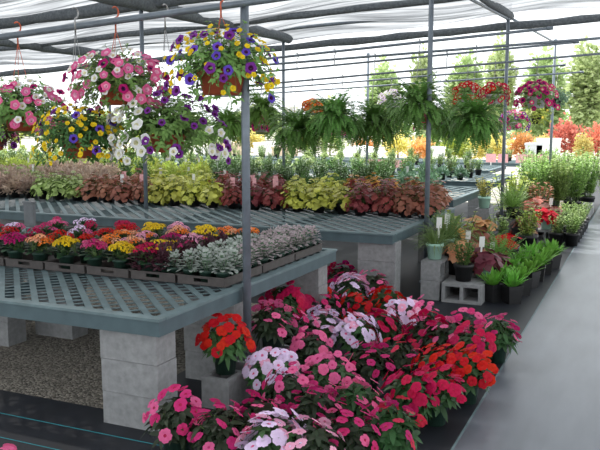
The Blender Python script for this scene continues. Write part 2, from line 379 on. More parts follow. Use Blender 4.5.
ME = {}
for i in range(3):
    ME['imp', i] = mesh_whorl(.145, .17, 34, .085, .032).mesh('impatiens foliage', ['stem', 'leaf_dark'])
    ME['bloom5', i] = mesh_bloom5().mesh('impatiens bloom', ['pink', 'eye', 'stem'])
    ME['cluster', i] = mesh_cluster().mesh('flower cluster', ['yellow', 'stem'])
    ME['kal', i] = mesh_kal_leaves().mesh('kalanchoe foliage', ['leaf_kal', 'stem'])
    ME['heu', i] = mesh_heuchera().mesh('heuchera foliage', ['heu_lime', 'stem'])
    ME['hypo', i] = mesh_hypo().mesh('splashed foliage', ['leaf_white', 'leaf_grey'])
    ME['small', i] = mesh_cloud(330, .13, .17, .05, .03, -.2, shell=.35).mesh('bedding foliage', ['green_deep'])
    ME['tall', i] = mesh_upright(20, .27, .085, .06, .028).mesh('upright foliage', ['green_deep', 'stem'])
    ME['fern', i] = mesh_frond(120, .52, -.5, 1.25, 20, .075, .024, 1.5).mesh('fern fronds', ['fern', 'stem'])
    ME['trail', i] = mesh_trail(300, .31, .25, .14, .046, .021).mesh('trailing foliage', ['stem', 'leaf_pet'])
    ME['tree', i] = mesh_cloud(4200, 1.25, 3.9, .5, .36, -1, z0=4.6, shell=.3).mesh('tree crown', ['tree'])
    ME['shrub', i] = mesh_cloud(1400, .8, .9, .18, .13, -.6, z0=.75, shell=.3).mesh('shrub foliage', ['aut_red'])
ME['trumpet'] = mesh_trumpet().mesh('trumpet bloom', ['pink', 'throat'])
ME['trail_small'] = mesh_trail(100, .19, .15, .09, .045, .024).mesh('trailing foliage', ['stem', 'leaf_pet'])
ME['feather'] = mesh_frond(70, .34, .1, 1.4, 18, .04, .010, 1.0).mesh('feathery foliage', ['grass', 'stem'])
ME['grassy'] = mesh_grass(150, .34, .008, .3, 1.5).mesh('grass tuft', ['grass'])
ME['hosta'] = mesh_grass(46, .25, .055, .6, 1.5, .35).mesh('upright broad leaves', ['hosta'])
ME['shrubby'] = mesh_upright(26, .36, .12, .065, .038).mesh('leafy stems', ['green_light', 'stem'])
ME['tallshrub'] = mesh_upright(44, .95, .24, .10, .045).mesh('tall leafy stems', ['green_light', 'stem'])
ME['longleaf'] = mesh_heuchera(26, .17, .20, .10).mesh('broad leaf foliage', ['heu_rust', 'stem'])
P = dict(green=pot_mesh(.078, .15, 'pot_green'), kal=pot_mesh(.058, .11, 'pot_green'), black=pot_mesh(.095, .17, 'pot_black'), mint=pot_mesh(.085, .16, 'pot_mint'),
         white=pot_mesh(.135, .15, 'pot_white', .72), terra=pot_mesh(.125, .125, 'pot_terra', .76), small=pot_mesh(.058, .10, 'pot_black'), big=pot_mesh(.15, .26, 'pot_black'), hypo=pot_mesh(.048, .085, 'pot_green'))
SQ = sq_pot_mesh(.085, .19, 'pot_black')
b = MB(); b.box((-.018,-.001,0), (.018,.001,.075)); b.box((-.006,-.001,-.07), (.006,.001,0)); TAG = b.mesh('plant tag', ['tag'])
b = MB(); b.box((-.035,-.0015,0), (.035,.0015,.11)); b.box((-.008,-.001,-.08), (.008,.001,0)); TAGP = b.mesh('picture tag', ['tag_pink'])

# ------------------------------------------------------------------ setting
def plane(name, x0, x1, y0, y1, z, m, t=.012):
    b = MB(); b.box((x0, y0, z-t), (x1, y1, z)); return struct(put(name, b.mesh(name, [m])))
plane('yard_ground', -120, 80, -6, 160, -.012, 'far_ground', .1)
plane('floor', -.88, 6, -2, 30, .0, 'aisle')
plane('ground_cloth', -14, -.88, 0, 3.68, .0, 'black_cloth')
b = MB(); b.box((-2.95, 3.68, -.012), (-.88, 30, 0)); struct(put('ground_cloth_strip', b.mesh('ground cloth strip', ['black_cloth'])))
plane('gravel_bed', -30, -2.95, 3.68, 6.6, .0, 'gravel')
plane('rear_shade_sheet', -30, -2.95, 6.6, 17.5, .0, 'black_cloth')  # added black sheet, stands in for the shade under the rear benches
b = MB(); b.box((-8, 3.361, 0), (-.9, 3.368, .0015)); tag(put('cloth_stripe', b.mesh('stripe', ['blue'])), 'teal woven stripe across the black ground cloth nearest the concrete block stack', 'stripe', 'stripes woven in the ground cloth')
b = MB(); b.box((-8, 3.085, 0), (-.9, 3.091, .0015)); tag(put('cloth_stripe', b.mesh('stripe', ['blue'])), 'teal woven stripe in the black ground cloth at bottom left corner', 'stripe', 'stripes woven in the ground cloth')
b = MB(); b.box((-.889, 2, 0), (-.877, 26, .002)); tag(put('cloth_seam', b.mesh('seam', ['lath'])), 'thin pale seam running along the left side of the grey aisle', 'seam')

# ceiling: rippled shade cloth
def zroof(x): return 3.47+.043*(x+2.0)
b = MB(); nx, ny = 110, 90; x0, x1, y0, y1 = -19, 5, -1.5, 12.45
def cz(x, y):
    u = (y+1.5)/13.95; s = zroof(x)+.10
    s += -.10*abs(math.sin(math.pi*(y-.5)/3.9))-.05*math.sin(x*1.7+y*1.1)+.035*math.sin(y*6.3+1.5*math.sin(x*.7))+.02*math.sin(y*13+x*1.1)
    if y > 11.9: s -= (y-11.9)*.30
    return s
for j in range(ny+1):
    for i in range(nx+1):
        x = x0+(x1-x0)*i/nx; y = y0+(y1-y0)*j/ny; b.v.append((x, y, cz(x, y)))
for j in range(ny):
    for i in range(nx):
        a = j*(nx+1)+i; b.f.append((a, a+1, a+nx+2, a+nx+1)); b.m.append(0); b.sm.append(True)
struct(put('ceiling', b.mesh('shade cloth', ['shade'])))
NT = 0
def roll(p, q, r, label, n=26, sag=.02):
    b = MB(); p = V(p); q = V(q)
    pts = [p.lerp(q, i/n)+V((0, 0, -sag*abs(math.sin(i*.9))*R.uniform(.5, 1))) for i in range(n+1)]
    global NT; NT += 1
    b.tube(pts, [r*R.uniform(.85, 1.12) for _ in pts], 8); o = struct(put(f'trim_{NT}', b.mesh('cloth roll', ['roll']))); o['label'] = label; return o
roll((-19, 12.4, zroof(-19)-.2), (5, 12.4, zroof(5)-.2), .06, 'bunched dark rear hem of the shade cloth roof above the hanging ferns', 60)
roll((-19, 8.45, zroof(-19)+.02), (5, 8.45, zroof(5)+.0), .09, 'dark bunched shade cloth seam crossing the roof above the hanging baskets', 60)
roll((-19, 10.4, zroof(-19)-.02), (5, 10.4, zroof(5)-.02), .05, 'thin dark shade cloth seam between front and rear roof hems', 60)
roll((-6.05, 0, zroof(-6)+.0), (-5.8, 12.4, zroof(-5.8)-.05), .09, 'dark cloth seam running front to back above middle pole row')
roll((-9.8, 0, zroof(-9.8)), (-9.55, 12.4, zroof(-9.6)-.05), .09, 'dark cloth seam running front to back at far left of roof')
roll((-2.45, 0, zroof(-2.3)+.02), (-2.03, 12.4, zroof(-2)-.05), .06, 'dark cloth seam running front to back above poles beside the aisle')

# poles and pipes
def pole(x, y, h, label, r=.027):
    t = thing('support_pole', label, 'pole', (x, y, 0), 0, 'steel roof poles'); b = MB(); b.tube([(0,0,0), (0,0,h)], r, 12); put('pole', b.mesh('pole', ['steel']), t)
    b = MB(); b.lathe([(r*1.35, h-.09), (r*1.35, h-.02), (r*1.1, h)], 12, 0, True, mtop=0); put('clamp', b.mesh('clamp', ['steel']), t)
    b = MB(); b.lathe([(.07, 0), (.07, .012), (r*1.3, .02), (r*1.3, .05)], 12, 0); put('base_plate', b.mesh('base plate', ['steel']), t)
pole(-2.372, 4.41, zroof(-2.3)+.0, 'thick grey pole rising at the right edge of the near bench', .028)
pole(-2.195, 8.3, zroof(-2.2), 'grey steel pole at right rear of the second bench, behind the grey concrete blocks')
pole(-2.03, 12.2, zroof(-2), 'grey steel pole with the pipe end on top, right of the hanging ferns')
pole(-1.76, 16.1, 3.42, 'thin grey pole behind the magenta hanging basket at far right')
pole(-5.95, 8.3, zroof(-6), 'grey pole under the white and purple basket behind the second bench')
pole(-5.81, 12.2, zroof(-5.8), 'thin grey pole between thick near pole and centre ferns')
pole(-5.63, 16.1, 3.3, 'distant thin grey pole below the middle hanging fern')
pole(-9.53, 12.2, zroof(-9.5), 'thin distant pole under the yellow flowered basket at left')
pole(-6.1, 4.41, zroof(-6), 'grey pole just outside the left end of near bench')
def pipe(p, q, r, label, name='roof_pipe'):
    t = thing(name, label, 'pipe', p, 0, 'overhead pipes'); b = MB(); d = V(q)-V(p); b.tube([(0,0,0), d], r, 10); put('pipe', b.mesh('pipe', ['steel']), t)
    b = MB(); u = d.normalized(); b.tube([d-u*.05, d+u*.012], r*1.25, 10); put('end_cap', b.mesh('cap', ['steel']), t)
a, c = at_y(-60, 45.5, 4.36), at_y(243, 3, 4.36); zA = lambda x: a.z+(c.z-a.z)*(x-a.x)/(c.x-a.x)
pipe(a, (0.6, 4.36, zA(.6)), .024, 'thick grey pipe at upper left carrying the orange basket hooks')
a2, c2 = at_y(-40, 62, 12.2), at_y(511, 6, 12.2)
pipe(a2, c2, .03, 'long grey pipe sloping up to top of right pole under the cloth')
PX = [((200,66),(552,28),8.35,.016,'grey rail nearest below the cloth hem carrying the front ferns'),
      ((200,70),(640,35),9.1,.016,'second grey rail below the cloth hem, running past the right edge'),
      ((200,78),(578,42),9.5,.014,'third grey rail down, ending right of the right pole'),
      ((200,90),(640,50),11.3,.016,'fourth grey rail down, carrying red flower baskets'),
      ((200,94),(565,65),12.9,.016,'fifth grey rail down, short, behind the ferns'),
      ((200,98),(583,72),13.8,.016,'lowest grey rail, carrying the magenta basket in white pot')]
RAIL = {}
for p, q, Y, r, l in PX:
    a, c = at_y(*p, Y), at_y(*q, Y); pipe(a, c, r, l, 'hanging_rail'); RAIL[Y] = (a, c)
def rail_z(Y, x): a, c = RAIL[Y]; return a.z+(c.z-a.z)*(x-a.x)/(c.x-a.x)
p, q = V((-2.03, 12.2, 3.38)), V((-1.76, 16.1, 3.35)); pipe(p, q, .02, 'grey pipe linking the two rightmost poles front to back')
pipe((-2.195, 8.3, 3.3), (-2.03, 12.15, 3.34), .02, 'grey purlin above the second bench joining two right poles')

# ------------------------------------------------------------------ benches and blocks
def clip(px, py, dx, dy, x0, x1, y0, y1):
    t0, t1 = -1e9, 1e9
    for o, d, lo, hi in ((px, dx, x0, x1), (py, dy, y0, y1)):
        a, c = (lo-o)/d, (hi-o)/d
        if a > c: a, c = c, a
        t0, t1 = max(t0, a), min(t1, c)
    return t0, t1
BH = .68
def bench(x0, x1, y0, y1, label, pitch=.098, w=.040):
    t = thing('lattice_bench', label, 'bench', (x0, y0, 0), 0, 'lattice topped plant benches'); W, D = x1-x0, y1-y0
    for sgn, z in ((-1, BH-.011), (1, BH-.0155)):
        b = MB(); dx, dy = math.sqrt(.5), sgn*math.sqrt(.5); nx_, ny_ = -dy, dx
        k0 = int(-(W+D)/pitch); 
        for k in range(k0, -k0):
            px, py = nx_*k*pitch, ny_*k*pitch
            t0, t1 = clip(px, py, dx, dy, .02, W-.02, .02, D-.02)
            if t1-t0 < .04: continue
            a = V((px+dx*t0, py+dy*t0, z)); c = V((px+dx*t1, py+dy*t1, z)); n = V((nx_, ny_, 0))*(w if sgn < 0 else w*.66)/2; h = V((0,0,.008 if sgn < 0 else .004))
            q = [a-n, c-n, c+n, a+n]; b.v += [tuple(v) for v in q]+[tuple(v+h) for v in q]; n0 = len(b.v)-8
            for f in ((0,3,2,1),(4,5,6,7),(0,1,5,4),(1,2,6,5),(2,3,7,6),(3,0,4,7)): b.f.append(tuple(n0+i for i in f)); b.m.append(0); b.sm.append(False)
        put('lattice', b.mesh('lattice', ['lath']), t)
    rails = []
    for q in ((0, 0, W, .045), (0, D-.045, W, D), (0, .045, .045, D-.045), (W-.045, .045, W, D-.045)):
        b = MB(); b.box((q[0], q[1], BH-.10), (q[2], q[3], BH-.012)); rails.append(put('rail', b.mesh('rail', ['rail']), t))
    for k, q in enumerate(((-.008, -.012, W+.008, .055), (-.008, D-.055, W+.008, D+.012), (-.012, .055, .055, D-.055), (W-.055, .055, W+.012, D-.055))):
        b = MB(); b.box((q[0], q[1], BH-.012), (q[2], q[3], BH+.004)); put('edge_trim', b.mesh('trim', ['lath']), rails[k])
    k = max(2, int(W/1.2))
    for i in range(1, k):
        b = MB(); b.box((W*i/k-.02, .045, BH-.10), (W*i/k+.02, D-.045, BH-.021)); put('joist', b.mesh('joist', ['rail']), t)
    return t
def block_mesh():
    b = MB(); X = [-.197, -.165, -.016, .016, .165, .197]; Y = [-.097, -.066, .066, .097]; hole = {(1, 1), (3, 1)}; h = .1955
    for i in range(5):
        for j in range(3):
            if (i, j) in hole:
                x0, x1, y0, y1 = X[i], X[i+1], Y[j], Y[j+1]
                c = [(x0,y0),(x1,y0),(x1,y1),(x0,y1)]
                for k in range(4): p, q = c[k], c[(k+1) % 4]; b.face([(*p,0),(*p,h),(*q,h),(*q,0)])
            else:
                for z, o in ((h, 1), (0, -1)): b.face([(X[i],Y[j],z),(X[i+1],Y[j],z),(X[i+1],Y[j+1],z),(X[i],Y[j+1],z)][::o])
    o = [(-.197,-.097),(.197,-.097),(.197,.097),(-.197,.097)]
    for k in range(4): p, q = o[k], o[(k+1) % 4]; b.face([(*p,0),(*q,0),(*q,h),(*p,h)])
    return b.mesh('concrete block', ['block'])
BLK = block_mesh()
def block(x, y, z, label, group, rot=0, side=False):      # side: cores run horizontally (towards the front when rot = 0)
    o = put('concrete_block', BLK, None, (x, y, z), (0, 0, rot)); tag(o, label, 'concrete block', group)
    if side: o.rotation_euler = (math.pi/2, 0, rot); o.location = V((x, y, z+.097))+Matrix.Rotation(rot, 3, 'Z') @ V((0, .099, 0))
    return o
LV = ['bottom', 'middle', 'top']
def stack(x, y, n, where, rot=0, group='concrete blocks under the benches'):
    for i in range(n): block(x+R.uniform(-.004, .004), y+R.uniform(-.004, .004), .1985*i, f'{LV[i] if n == 3 else ("lower" if i == 0 else "upper")} grey concrete block of the stack {where}', group, rot)
bench(-6.9, -2.415, 3.46, 6.12, 'near blue grey lattice bench holding trays of small flowering pots')
bench(-10.5, -2.24, 7.19, 9.85, 'second blue grey lattice bench holding lime and red heucheras', .135, .048)
stack(-2.66, 3.60, 3, 'under the near bench front corner'); stack(-2.66, 4.49, 3, 'behind the red potted impatiens under near bench')
stack(-2.66, 5.95, 3, 'under the near bench right rear corner')
q = at_z(2, 346, 0); stack(q.x-.13, q.y+.1, 3, 'far left in the shade under near bench'); q = at_z(23, 348, 0); stack(q.x, q.y+.45, 3, 'right of the far left stack in the shade')
stack(-2.42, 7.33, 3, 'under the second bench front right corner'); stack(-2.42, 9.6, 3, 'under the second bench rear right corner'); stack(-5.2, 7.4, 3, 'under the second bench middle'); stack(-8.0, 7.4, 3, 'under the second bench left part')
FB = [(10.9, 13.4, -2.5, -14), (14.65, 17.15, -2.6, -19), (18.4, 20.9, -3.4, -24), (22.2, 24.2, -1.9, -30)]
for i, (y0, y1, xr, xl) in enumerate(FB):
    bench(xl, xr, y0, y1, ['third lattice bench back, under dark green and orange plants', 'fourth lattice bench back, under pale green plants', 'fifth lattice bench back, in the bright yard', 'farthest lattice bench with pink picture tags along it'][i], .2, .06)
    for j, x in enumerate((xr-.3, (xr*2+xl)/3, (xr+2*xl)/3, xl+.3)): stack(x, y0+.2, 3, f'under {["third","fourth","fifth","farthest"][i]} bench, {ordn(3-j, 4)}')
q = at_y(31, 240, 6.30); b = MB(); b.box((-.065, -.02, 0), (.065, .02, .92)); b.box((-.073, -.028, .92), (.073, .028, .935)); tag(put('wooden_post', b.mesh('post', ['old']), None, (q.x, q.y, 0)), 'grey weathered wooden post standing behind flowers between the first two benches', 'post')

# ------------------------------------------------------------------ impatiens
def blooms(parent, n, z0, rx, rz, mesh, size, mats, lo=.05, hi=1, tilt=.5, dz=0, side=None):
    for d in even_dirs(n, lo, hi, .5):
        if side is not None and d.dot(side) < .15: continue
        k = R.uniform(.92, 1.12); p = ell(d, rx*k, rz*k); p.z += z0
        if dz and d.z < .2: p.z -= dz*R.random()
        nn = (d+V((0, 0, tilt))+V((R.uniform(-.35, .35)+.12, R.uniform(-.35, .35)-.6, R.uniform(-.2, .3)))).normalized()
        put('bloom', mesh if mesh == ME.get('trumpet') else ME['bloom5', R.randrange(3)], parent, p, align(nn, R.uniform(0, TAU)), size*R.uniform(.8, 1.15), R.choice(mats))
IMPC = dict(red=[('red','red','stem')], crimson=[('crimson','crimson','stem')], magenta=[('magenta','magenta','stem'),('crimson','magenta','stem')], hot=[('hot','hot','stem'),('hot','magenta','stem'),('pink','hot','stem')],
            pink=[('pink','hot','stem'),('pink','pink','stem')], bicolor=[('pink','crimson','stem'),('hot','crimson','stem'),('hot','hot','stem')], lav=[('lav','lav','stem'),('rose','lav','stem'),('lav','pink','stem')], coral=[('coral','coral','stem'),('hot','coral','stem')])
WORD = dict(red='bright red', crimson='crimson', magenta='deep magenta', hot='hot pink', pink='clear pink', bicolor='two-tone pink', lav='pale lavender', coral='coral red')
def impatiens(px, py, col, where, z=0, leaf='leaf_dark', sc=1.0, n=20, pot='green', label=None):
    q = at_z(px, py, z+.30); t = thing('potted_impatiens', label or f'{WORD[col]} impatiens {where}', 'potted flower', (q.x, q.y, z), R.uniform(0, TAU), 'potted impatiens massed on the ground cloth')
    put('pot', P[pot], t); put('foliage', ME['imp', R.randrange(3)], t, (0, 0, .135), (0, 0, 0), sc, ['stem', leaf])
    blooms(t, n, .165, .165*sc, .185*sc, ME['bloom5', 0], (.041 if col in ('lav', 'magenta', 'crimson') else .035)*sc, IMPC[col], .0, 1, .25)
    
L_, B_, F_ = 'leaf_dark', 'leaf_bronze', 'leaf_fresh'
IMPS = [
 (225,326,'red','alone on a concrete block beside the near bench',.198,F_),
 (176,402,'bicolor','at the left end of the front row by the block stack',0,B_),
 (221,412,'hot','second in the front row, below the red one on a block',0,B_),
 (259,404,'bicolor','in the second row just right of the low block',0,B_),
 (277,424,'lav','with fresh leaves near the bottom edge, third in front row',0,F_),
 (312,430,'rose_','',0,B_), (350,418,'bicolor','fifth in the front row, lower centre of the mass',0,B_),
 (392,410,'coral','at the right end of the front row',0,L_),
 (318,395,'hot','just above the fourth plant of the front row',0,B_),
 (360,388,'pink','in the middle of the mass above the coral one',0,L_),
 (410,378,'crimson','on the right edge above the coral end plant',0,L_),
 (272,358,'lav','right of the red plant on the block',0,F_), (290,376,'hot','below the lavender one beside the block, left side of mass',0,B_),
 (328,362,'pink','in the centre left of the mass',0,L_), (310,338,'pink','behind the left centre, below the lavender pair',0,B_),
 (272,309,'pink','nearest the near bench rail, behind the red block plant',.1985,B_),
 (283,289,'crimson','with large blooms against the bench rail at left rear',.1985,L_),
 (312,283,'red','at the rear left beside the bench rail corner',0,L_),
 (342,268,'magenta','at the very back left corner of the mass',0,B_), (350,279,'lav','just in front of the rear magenta one',0,L_),
 (372,276,'pink','at the very back right below the second bench',0,B_),
 (322,316,'lav','left one of the pair across the middle of the mass',0,F_), (357,322,'lav','right one of the pair across the middle of the mass',0,F_),
 (352,299,'red','behind the middle lavender pair',0,B_), (386,294,'red','under the second bench block stack, rear centre',0,L_),
 (384,316,'crimson','right of the middle lavender pair',0,L_), (404,307,'lav','at rear right beside the red and pink ones',0,B_),
 (420,305,'pink','at the rear right corner, purplish leaves',0,B_), (428,321,'crimson','with dark leaves right of the rear lavender one',0,B_),
 (446,326,'pink','between the dark crimson one and the aisle side plants',0,B_), (463,316,'hot','second from the far right tip of the mass',0,B_),
 (498,322,'hot','at the far right tip of the mass by the aisle',0,L_), (470,334,'crimson','in front of the far right tip',0,L_),
 (438,354,'red','left of two bright reds on the aisle edge',0,L_), (468,356,'red','right of two bright reds on the aisle edge',0,L_),
 (400,345,'coral','in the centre right behind the two aisle reds',0,B_), (368,350,'bicolor','in the centre of the mass with dark leaves',0,B_), (436,374,'crimson','at the aisle edge below the two bright reds',0,L_),
 (300,300,'crimson','left of the rear left red, above the lavender pair',.0,L_),
 (330,300,'hot','between the rear left red and the lavender pair',0,B_), (300,322,'hot','left of the lavender pair, below the crimson one',0,B_)]
IMPC['rose_'] = [('rose','pink','stem'),('rose','lav','stem')]; WORD['rose_'] = 'pale rose'
for e in IMPS:
    px, py, col, where, z, lf = e
    impatiens(px, py, col, where or 'fourth in the front row at the bottom edge', z, lf, n={'red':38,'lav':42,'crimson':26,'magenta':26,'coral':22}.get(col, 23))
impatiens(-14, 450, 'pink', '', 0, F_, .9, 12, label='pink impatiens cut off by the bottom left corner on black cloth')
# blocks by the impatiens
q = at_z(226, 326, .498); block(q.x-.005, q.y+.06, 0, 'low concrete block carrying the red impatiens', 'concrete blocks among the flowers', math.pi/2)
q = at_z(283, 289, .4985); block(q.x, q.y, 0, 'low concrete block under the crimson impatiens by the bench rail', 'concrete blocks among the flowers', math.pi/2)
q = at_z(272, 309, .4985); block(q.x, q.y, 0, 'low concrete block under the pink impatiens nearest the bench rail', 'concrete blocks among the flowers', math.pi/2)

# ------------------------------------------------------------------ trays and small pots on the near bench
def tray_mesh(w, d, h):
    b = MB(); t = .006
    b.box((0,0,0), (w,d,.006)); b.box((0,d-t,.006), (w,d,h)); b.box((0,t,.006), (t,d-t,h)); b.box((w-t,t,.006), (w,d-t,h))
    c = w/2; s = .055
    b.box((0,0,.006), (w,t,.022)); b.box((0,0,.022), (c-s,t,h)); b.box((c+s,0,.022), (w,t,h)); b.box((c-s,0,h-.016), (c+s,t,h))
    b.box((-.008,-.008,h-.006), (w+.008,0,h)); b.box((-.008,d,h-.006), (w+.008,d+.008,h)); b.box((-.008,0,h-.006), (0,d,h)); b.box((w,0,h-.006), (w+.008,d,h))
    return b.mesh('nursery tray', ['tray'])
TR = tray_mesh(.365, .545, .062); TZ = BH+.004; POTZ = TZ+.0065
for r_ in range(3):
    for c_ in range(7):
        o = put('nursery_tray', TR, None, (-2.50-.365-.387*c_, 4.335+.565*r_, TZ)); n = ordn(6-c_, 7)
        tag(o, f'dark plastic nursery tray on the near bench, {["front","middle","back"][r_]} row, {n}', 'tray', 'plastic trays on the near bench')
KC = dict(orange='orange', yellow='yellow', pink='pink', red='red', magenta='magenta', peach='peach', lav='pale lilac', rose='pale pink', crimson='deep red', white='creamy white')
def kalanchoe(x, y, col, label, n=7, sc=1.0, lf='leaf_kal'):
    t = thing('potted_kalanchoe', label, 'potted flower', (x, y, POTZ), R.uniform(0, TAU), 'small flowering pots in trays'); put('pot', P['kal'], t)
    put('foliage', ME['kal', R.randrange(3)], t, (0, 0, .098), (0, 0, 0), sc, [lf, 'stem'])
    cols = {'orange': ['orange','orange','peach'], 'peach': ['peach','orange','rose'], 'pink': ['hot','pink'], 'lav': ['lav','pink']}.get(col, [col])
    for k in range(n):
        d = V((0,0,1)) if k == 0 else V((math.cos(TAU*k/(n-1)), math.sin(TAU*k/(n-1)), .8))
        p = V((d.x*.058, d.y*.058, .185+.022*(d.z-.8)*5+R.uniform(-.012, .014)))
        put('flower_cluster', ME['cluster', R.randrange(3)], t, p*sc, (d.y*-.35, d.x*.35, R.uniform(0, TAU)), R.uniform(.85, 1.15)*sc, [R.choice(cols), 'stem'])
ROWS = [(4.425, [(-18,'red'),(15,'magenta'),(40,'orange'),(66,'yellow'),(94,'pink'),(121,'yellow'),(148,'crimson')]),
        (4.68, [(-12,'pink'),(8,'red'),(34,'crimson'),(60,'red'),(86,'red'),(109,'orange'),(132,'peach'),(160,'yellow')]),
        (4.98, [(-5,'crimson'),(15,'lav'),(46,'pink'),(80,'lav'),(104,'red'),(124,'orange'),(146,'peach'),(172,'magenta'),(192,'rose')]),
        (5.28, [(57,'pink'),(90,'crimson'),(128,'red'),(152,'yellow'),(178,'orange'),(202,'yellow')]),
        (5.50, [(57,'pink'),(84,'lav'),(125,'crimson'),(155,'yellow'),(178,'rose'),(207,'yellow'),(228,'orange'),(248,'orange')])]
RN = ['front','second','third','fourth','back']
for ri, (Y, lst) in enumerate(ROWS):
    vis = [e for e in lst if e[0] > 2]
    for px, col in lst:
        x = X_of(px, Y, .87); nm = ordn(vis.index((px, col)), len(vis)) if px > 2 else 'cut by left edge'
        kalanchoe(x, Y, col, f'{KC[col]} kalanchoe in green pot on near bench, {RN[ri]} row, {nm}', (7 if ri == 0 else 6) if px > 105 or ri < 1 else 3)
def hypo(x, y, kind, label):
    if kind == 'purple':
        t = thing('potted_foliage_plant', label, 'potted plant', (x, y, POTZ), R.uniform(0, TAU), 'purple leaved pots in trays'); put('pot', P['kal'], t)
        put('foliage', ME['small', R.randrange(3)], t, (0,0,.09), (0,0,0), .78, ['leaf_purple'])
        for k in range(3): put('flower_cluster', ME['cluster', k], t, (R.uniform(-.06, .06), R.uniform(-.06, .06), .2), (0,0,0), .45, [R.choice(['yellow','hot']), 'stem'])
    else:
        t = thing('potted_polka_dot_plant', label, 'potted plant', (x, y, POTZ), R.uniform(0, TAU), 'white splashed pots in trays'); put('pot', P['hypo'], t)
        put('foliage', ME['hypo', R.randrange(3)], t, (0,0,.075), (0,0,0), R.uniform(.9, 1.1), ['leaf_white' if kind == 'white' else 'leaf_mauve', 'leaf_grey'])
ys = [4.42, 4.56, 4.70, 4.82, 4.99, 5.13, 5.27, 5.40, 5.56, 5.70, 5.83, 5.95]
for j, Y in enumerate(ys):
    for i, x in enumerate((-2.82, -2.69, -2.56)):
        kind = 'white' if (i+j*.35) < 2.6 else 'mauve'
        hypo(x, Y, kind, f'{"white" if kind == "white" else "mauve"} splashed small plant, {ORD[j]} from front in {["left","middle","right"][i]} file of right-hand trays')
for j, Y in enumerate((4.43, 4.60, 4.77, 5.0, 5.2)):
    for i, x in enumerate((-3.19, -3.045) if j < 3 else (-3.03,)):
        hypo(x, Y, 'purple', f'dark purple leaved pot beside white splashed plants, {["front","second","third","fourth","back"][j]} row, {("left" if i == 0 else "right") if j < 3 else "single"}')
hypo(-2.95, 4.43, 'white', 'white splashed small plant in front tray right beside the dark purple ones')

# ------------------------------------------------------------------ plants massed on the rear benches
KIND = {  # mesh key, leaf material, label words, name
 'lime': ('heu', 'heu_lime', 'lime yellow heuchera', 'heuchera'), 'red': ('heu', 'heu_red', 'dark red heuchera', 'heuchera'), 'rust': ('heu', 'heu_rust', 'rust coloured heuchera', 'heuchera'),
 'orange': ('heu', 'heu_orange', 'orange heuchera', 'heuchera'), 'pale': ('heu', 'heu_pale', 'pale green heuchera', 'heuchera'), 'dusty': ('small', 'heu_dusty', 'dusty pink bedding plant', 'bedding_plant'),
 'deep': ('tall', 'green_deep', 'dark green upright plant', 'leafy_plant'), 'ygreen': ('small', 'green_yellow', 'yellow green mounded plant', 'leafy_plant'), 'light': ('tall', 'green_light', 'light green upright plant', 'leafy_plant'),
 'blue': ('small', 'blue_green', 'blue green mounded plant', 'leafy_plant'), 'mound': ('small', 'green_deep', 'dark green mounded plant', 'leafy_plant')}
def bench_plant(x, y, z, kind, label, group, sc=1.0, tagp=0):
    mk, lm, w, nm = KIND[kind]; t = thing('potted_'+nm, label, 'potted plant', (x, y, z), R.uniform(0, TAU), group); put('pot', P['small'], t, sc=sc)
    put('foliage', ME[mk, R.randrange(3)], t, (0, 0, .085*sc), (0, 0, 0), (sc*R.uniform(.9, 1.1), sc*R.uniform(.9, 1.1), sc*R.uniform(.85, 1.15)), [lm] if mk == 'small' else [lm, 'stem'])
    if tagp: put('plant_tag', TAGP if tagp == 2 else TAG, t, (0, 0, .215*sc), (0, 0, -t.rotation_euler.z+R.uniform(-.5, .5)), 1.0 if tagp == 2 else 1.4)
def seg_row(Y, segs, spacing, bench_name, row_name, sc=1.0, z=TZ, tags=0.0, taglist=()):
    items = []
    for (p0, p1, kind) in segs:
        xa, xb = X_of(p0, Y, z+.1), X_of(p1, Y, z+.1); n = max(1, round((xb-xa)/spacing))
        for i in range(n): items.append((xa+(xb-xa)*(i+.5)/n+R.uniform(-.02, .02), kind))
    def side(x):
        px = proj((x, Y, z+.15))[0]; return 'left part' if px < 150 else 'centre part' if px < 330 else 'right part'
    for x, kind in items:
        px = proj((x, Y, z+.15))[0]; same = [e[0] for e in items if e[1] == kind and side(e[0]) == side(x)]
        lab = f'{KIND[kind][2]} on {bench_name} bench, {row_name} row, {side(x)}, {ordn(sorted(same).index(x), len(same))}'
        tg = 2 if any(a_ < px < b_ for a_, b_ in taglist) and R.random() < .75 else (1 if R.random() < tags else 0)
        bench_plant(x, Y+R.uniform(-.03, .03), z, kind, lab, f'{KIND[kind][2]}s on the {bench_name} bench', sc, tg)
S1 = [(-5,35,'dusty'),(35,85,'pale'),(85,150,'rust'),(150,222,'lime'),(222,285,'red'),(285,352,'lime'),(352,395,'red'),(395,436,'rust')]
S2 = [(-5,40,'pale'),(40,112,'dusty'),(112,150,'rust'),(150,215,'lime'),(215,290,'red'),(290,345,'lime'),(345,400,'red'),(400,445,'rust')]
seg_row(8.62, S1, .27, 'second', 'front', 1.35, tags=.08, taglist=[(110,150),(228,285)])
seg_row(8.95, S1, .29, 'second', 'second', 1.4, tags=.1, taglist=[(110,150),(228,285)])
seg_row(9.3, S2, .31, 'second', 'third', 1.45, tags=.1)
seg_row(9.65, S2, .33, 'second', 'back', 1.5, tags=.1)
S3 = [(-5,60,'dusty'),(60,118,'dusty'),(118,150,'mound'),(150,212,'ygreen'),(212,300,'deep'),(300,345,'mound'),(345,400,'orange'),(400,425,'orange')]
S4 = [(-5,50,'ygreen'),(50,118,'dusty'),(118,152,'deep'),(152,210,'ygreen'),(210,330,'deep'),(330,395,'deep'),(395,440,'blue')]
seg_row(11.1, S3, .29, 'third', 'front', 1.2, tags=.05); seg_row(11.6, S4, .31, 'third', 'second', 1.3, tags=.05)
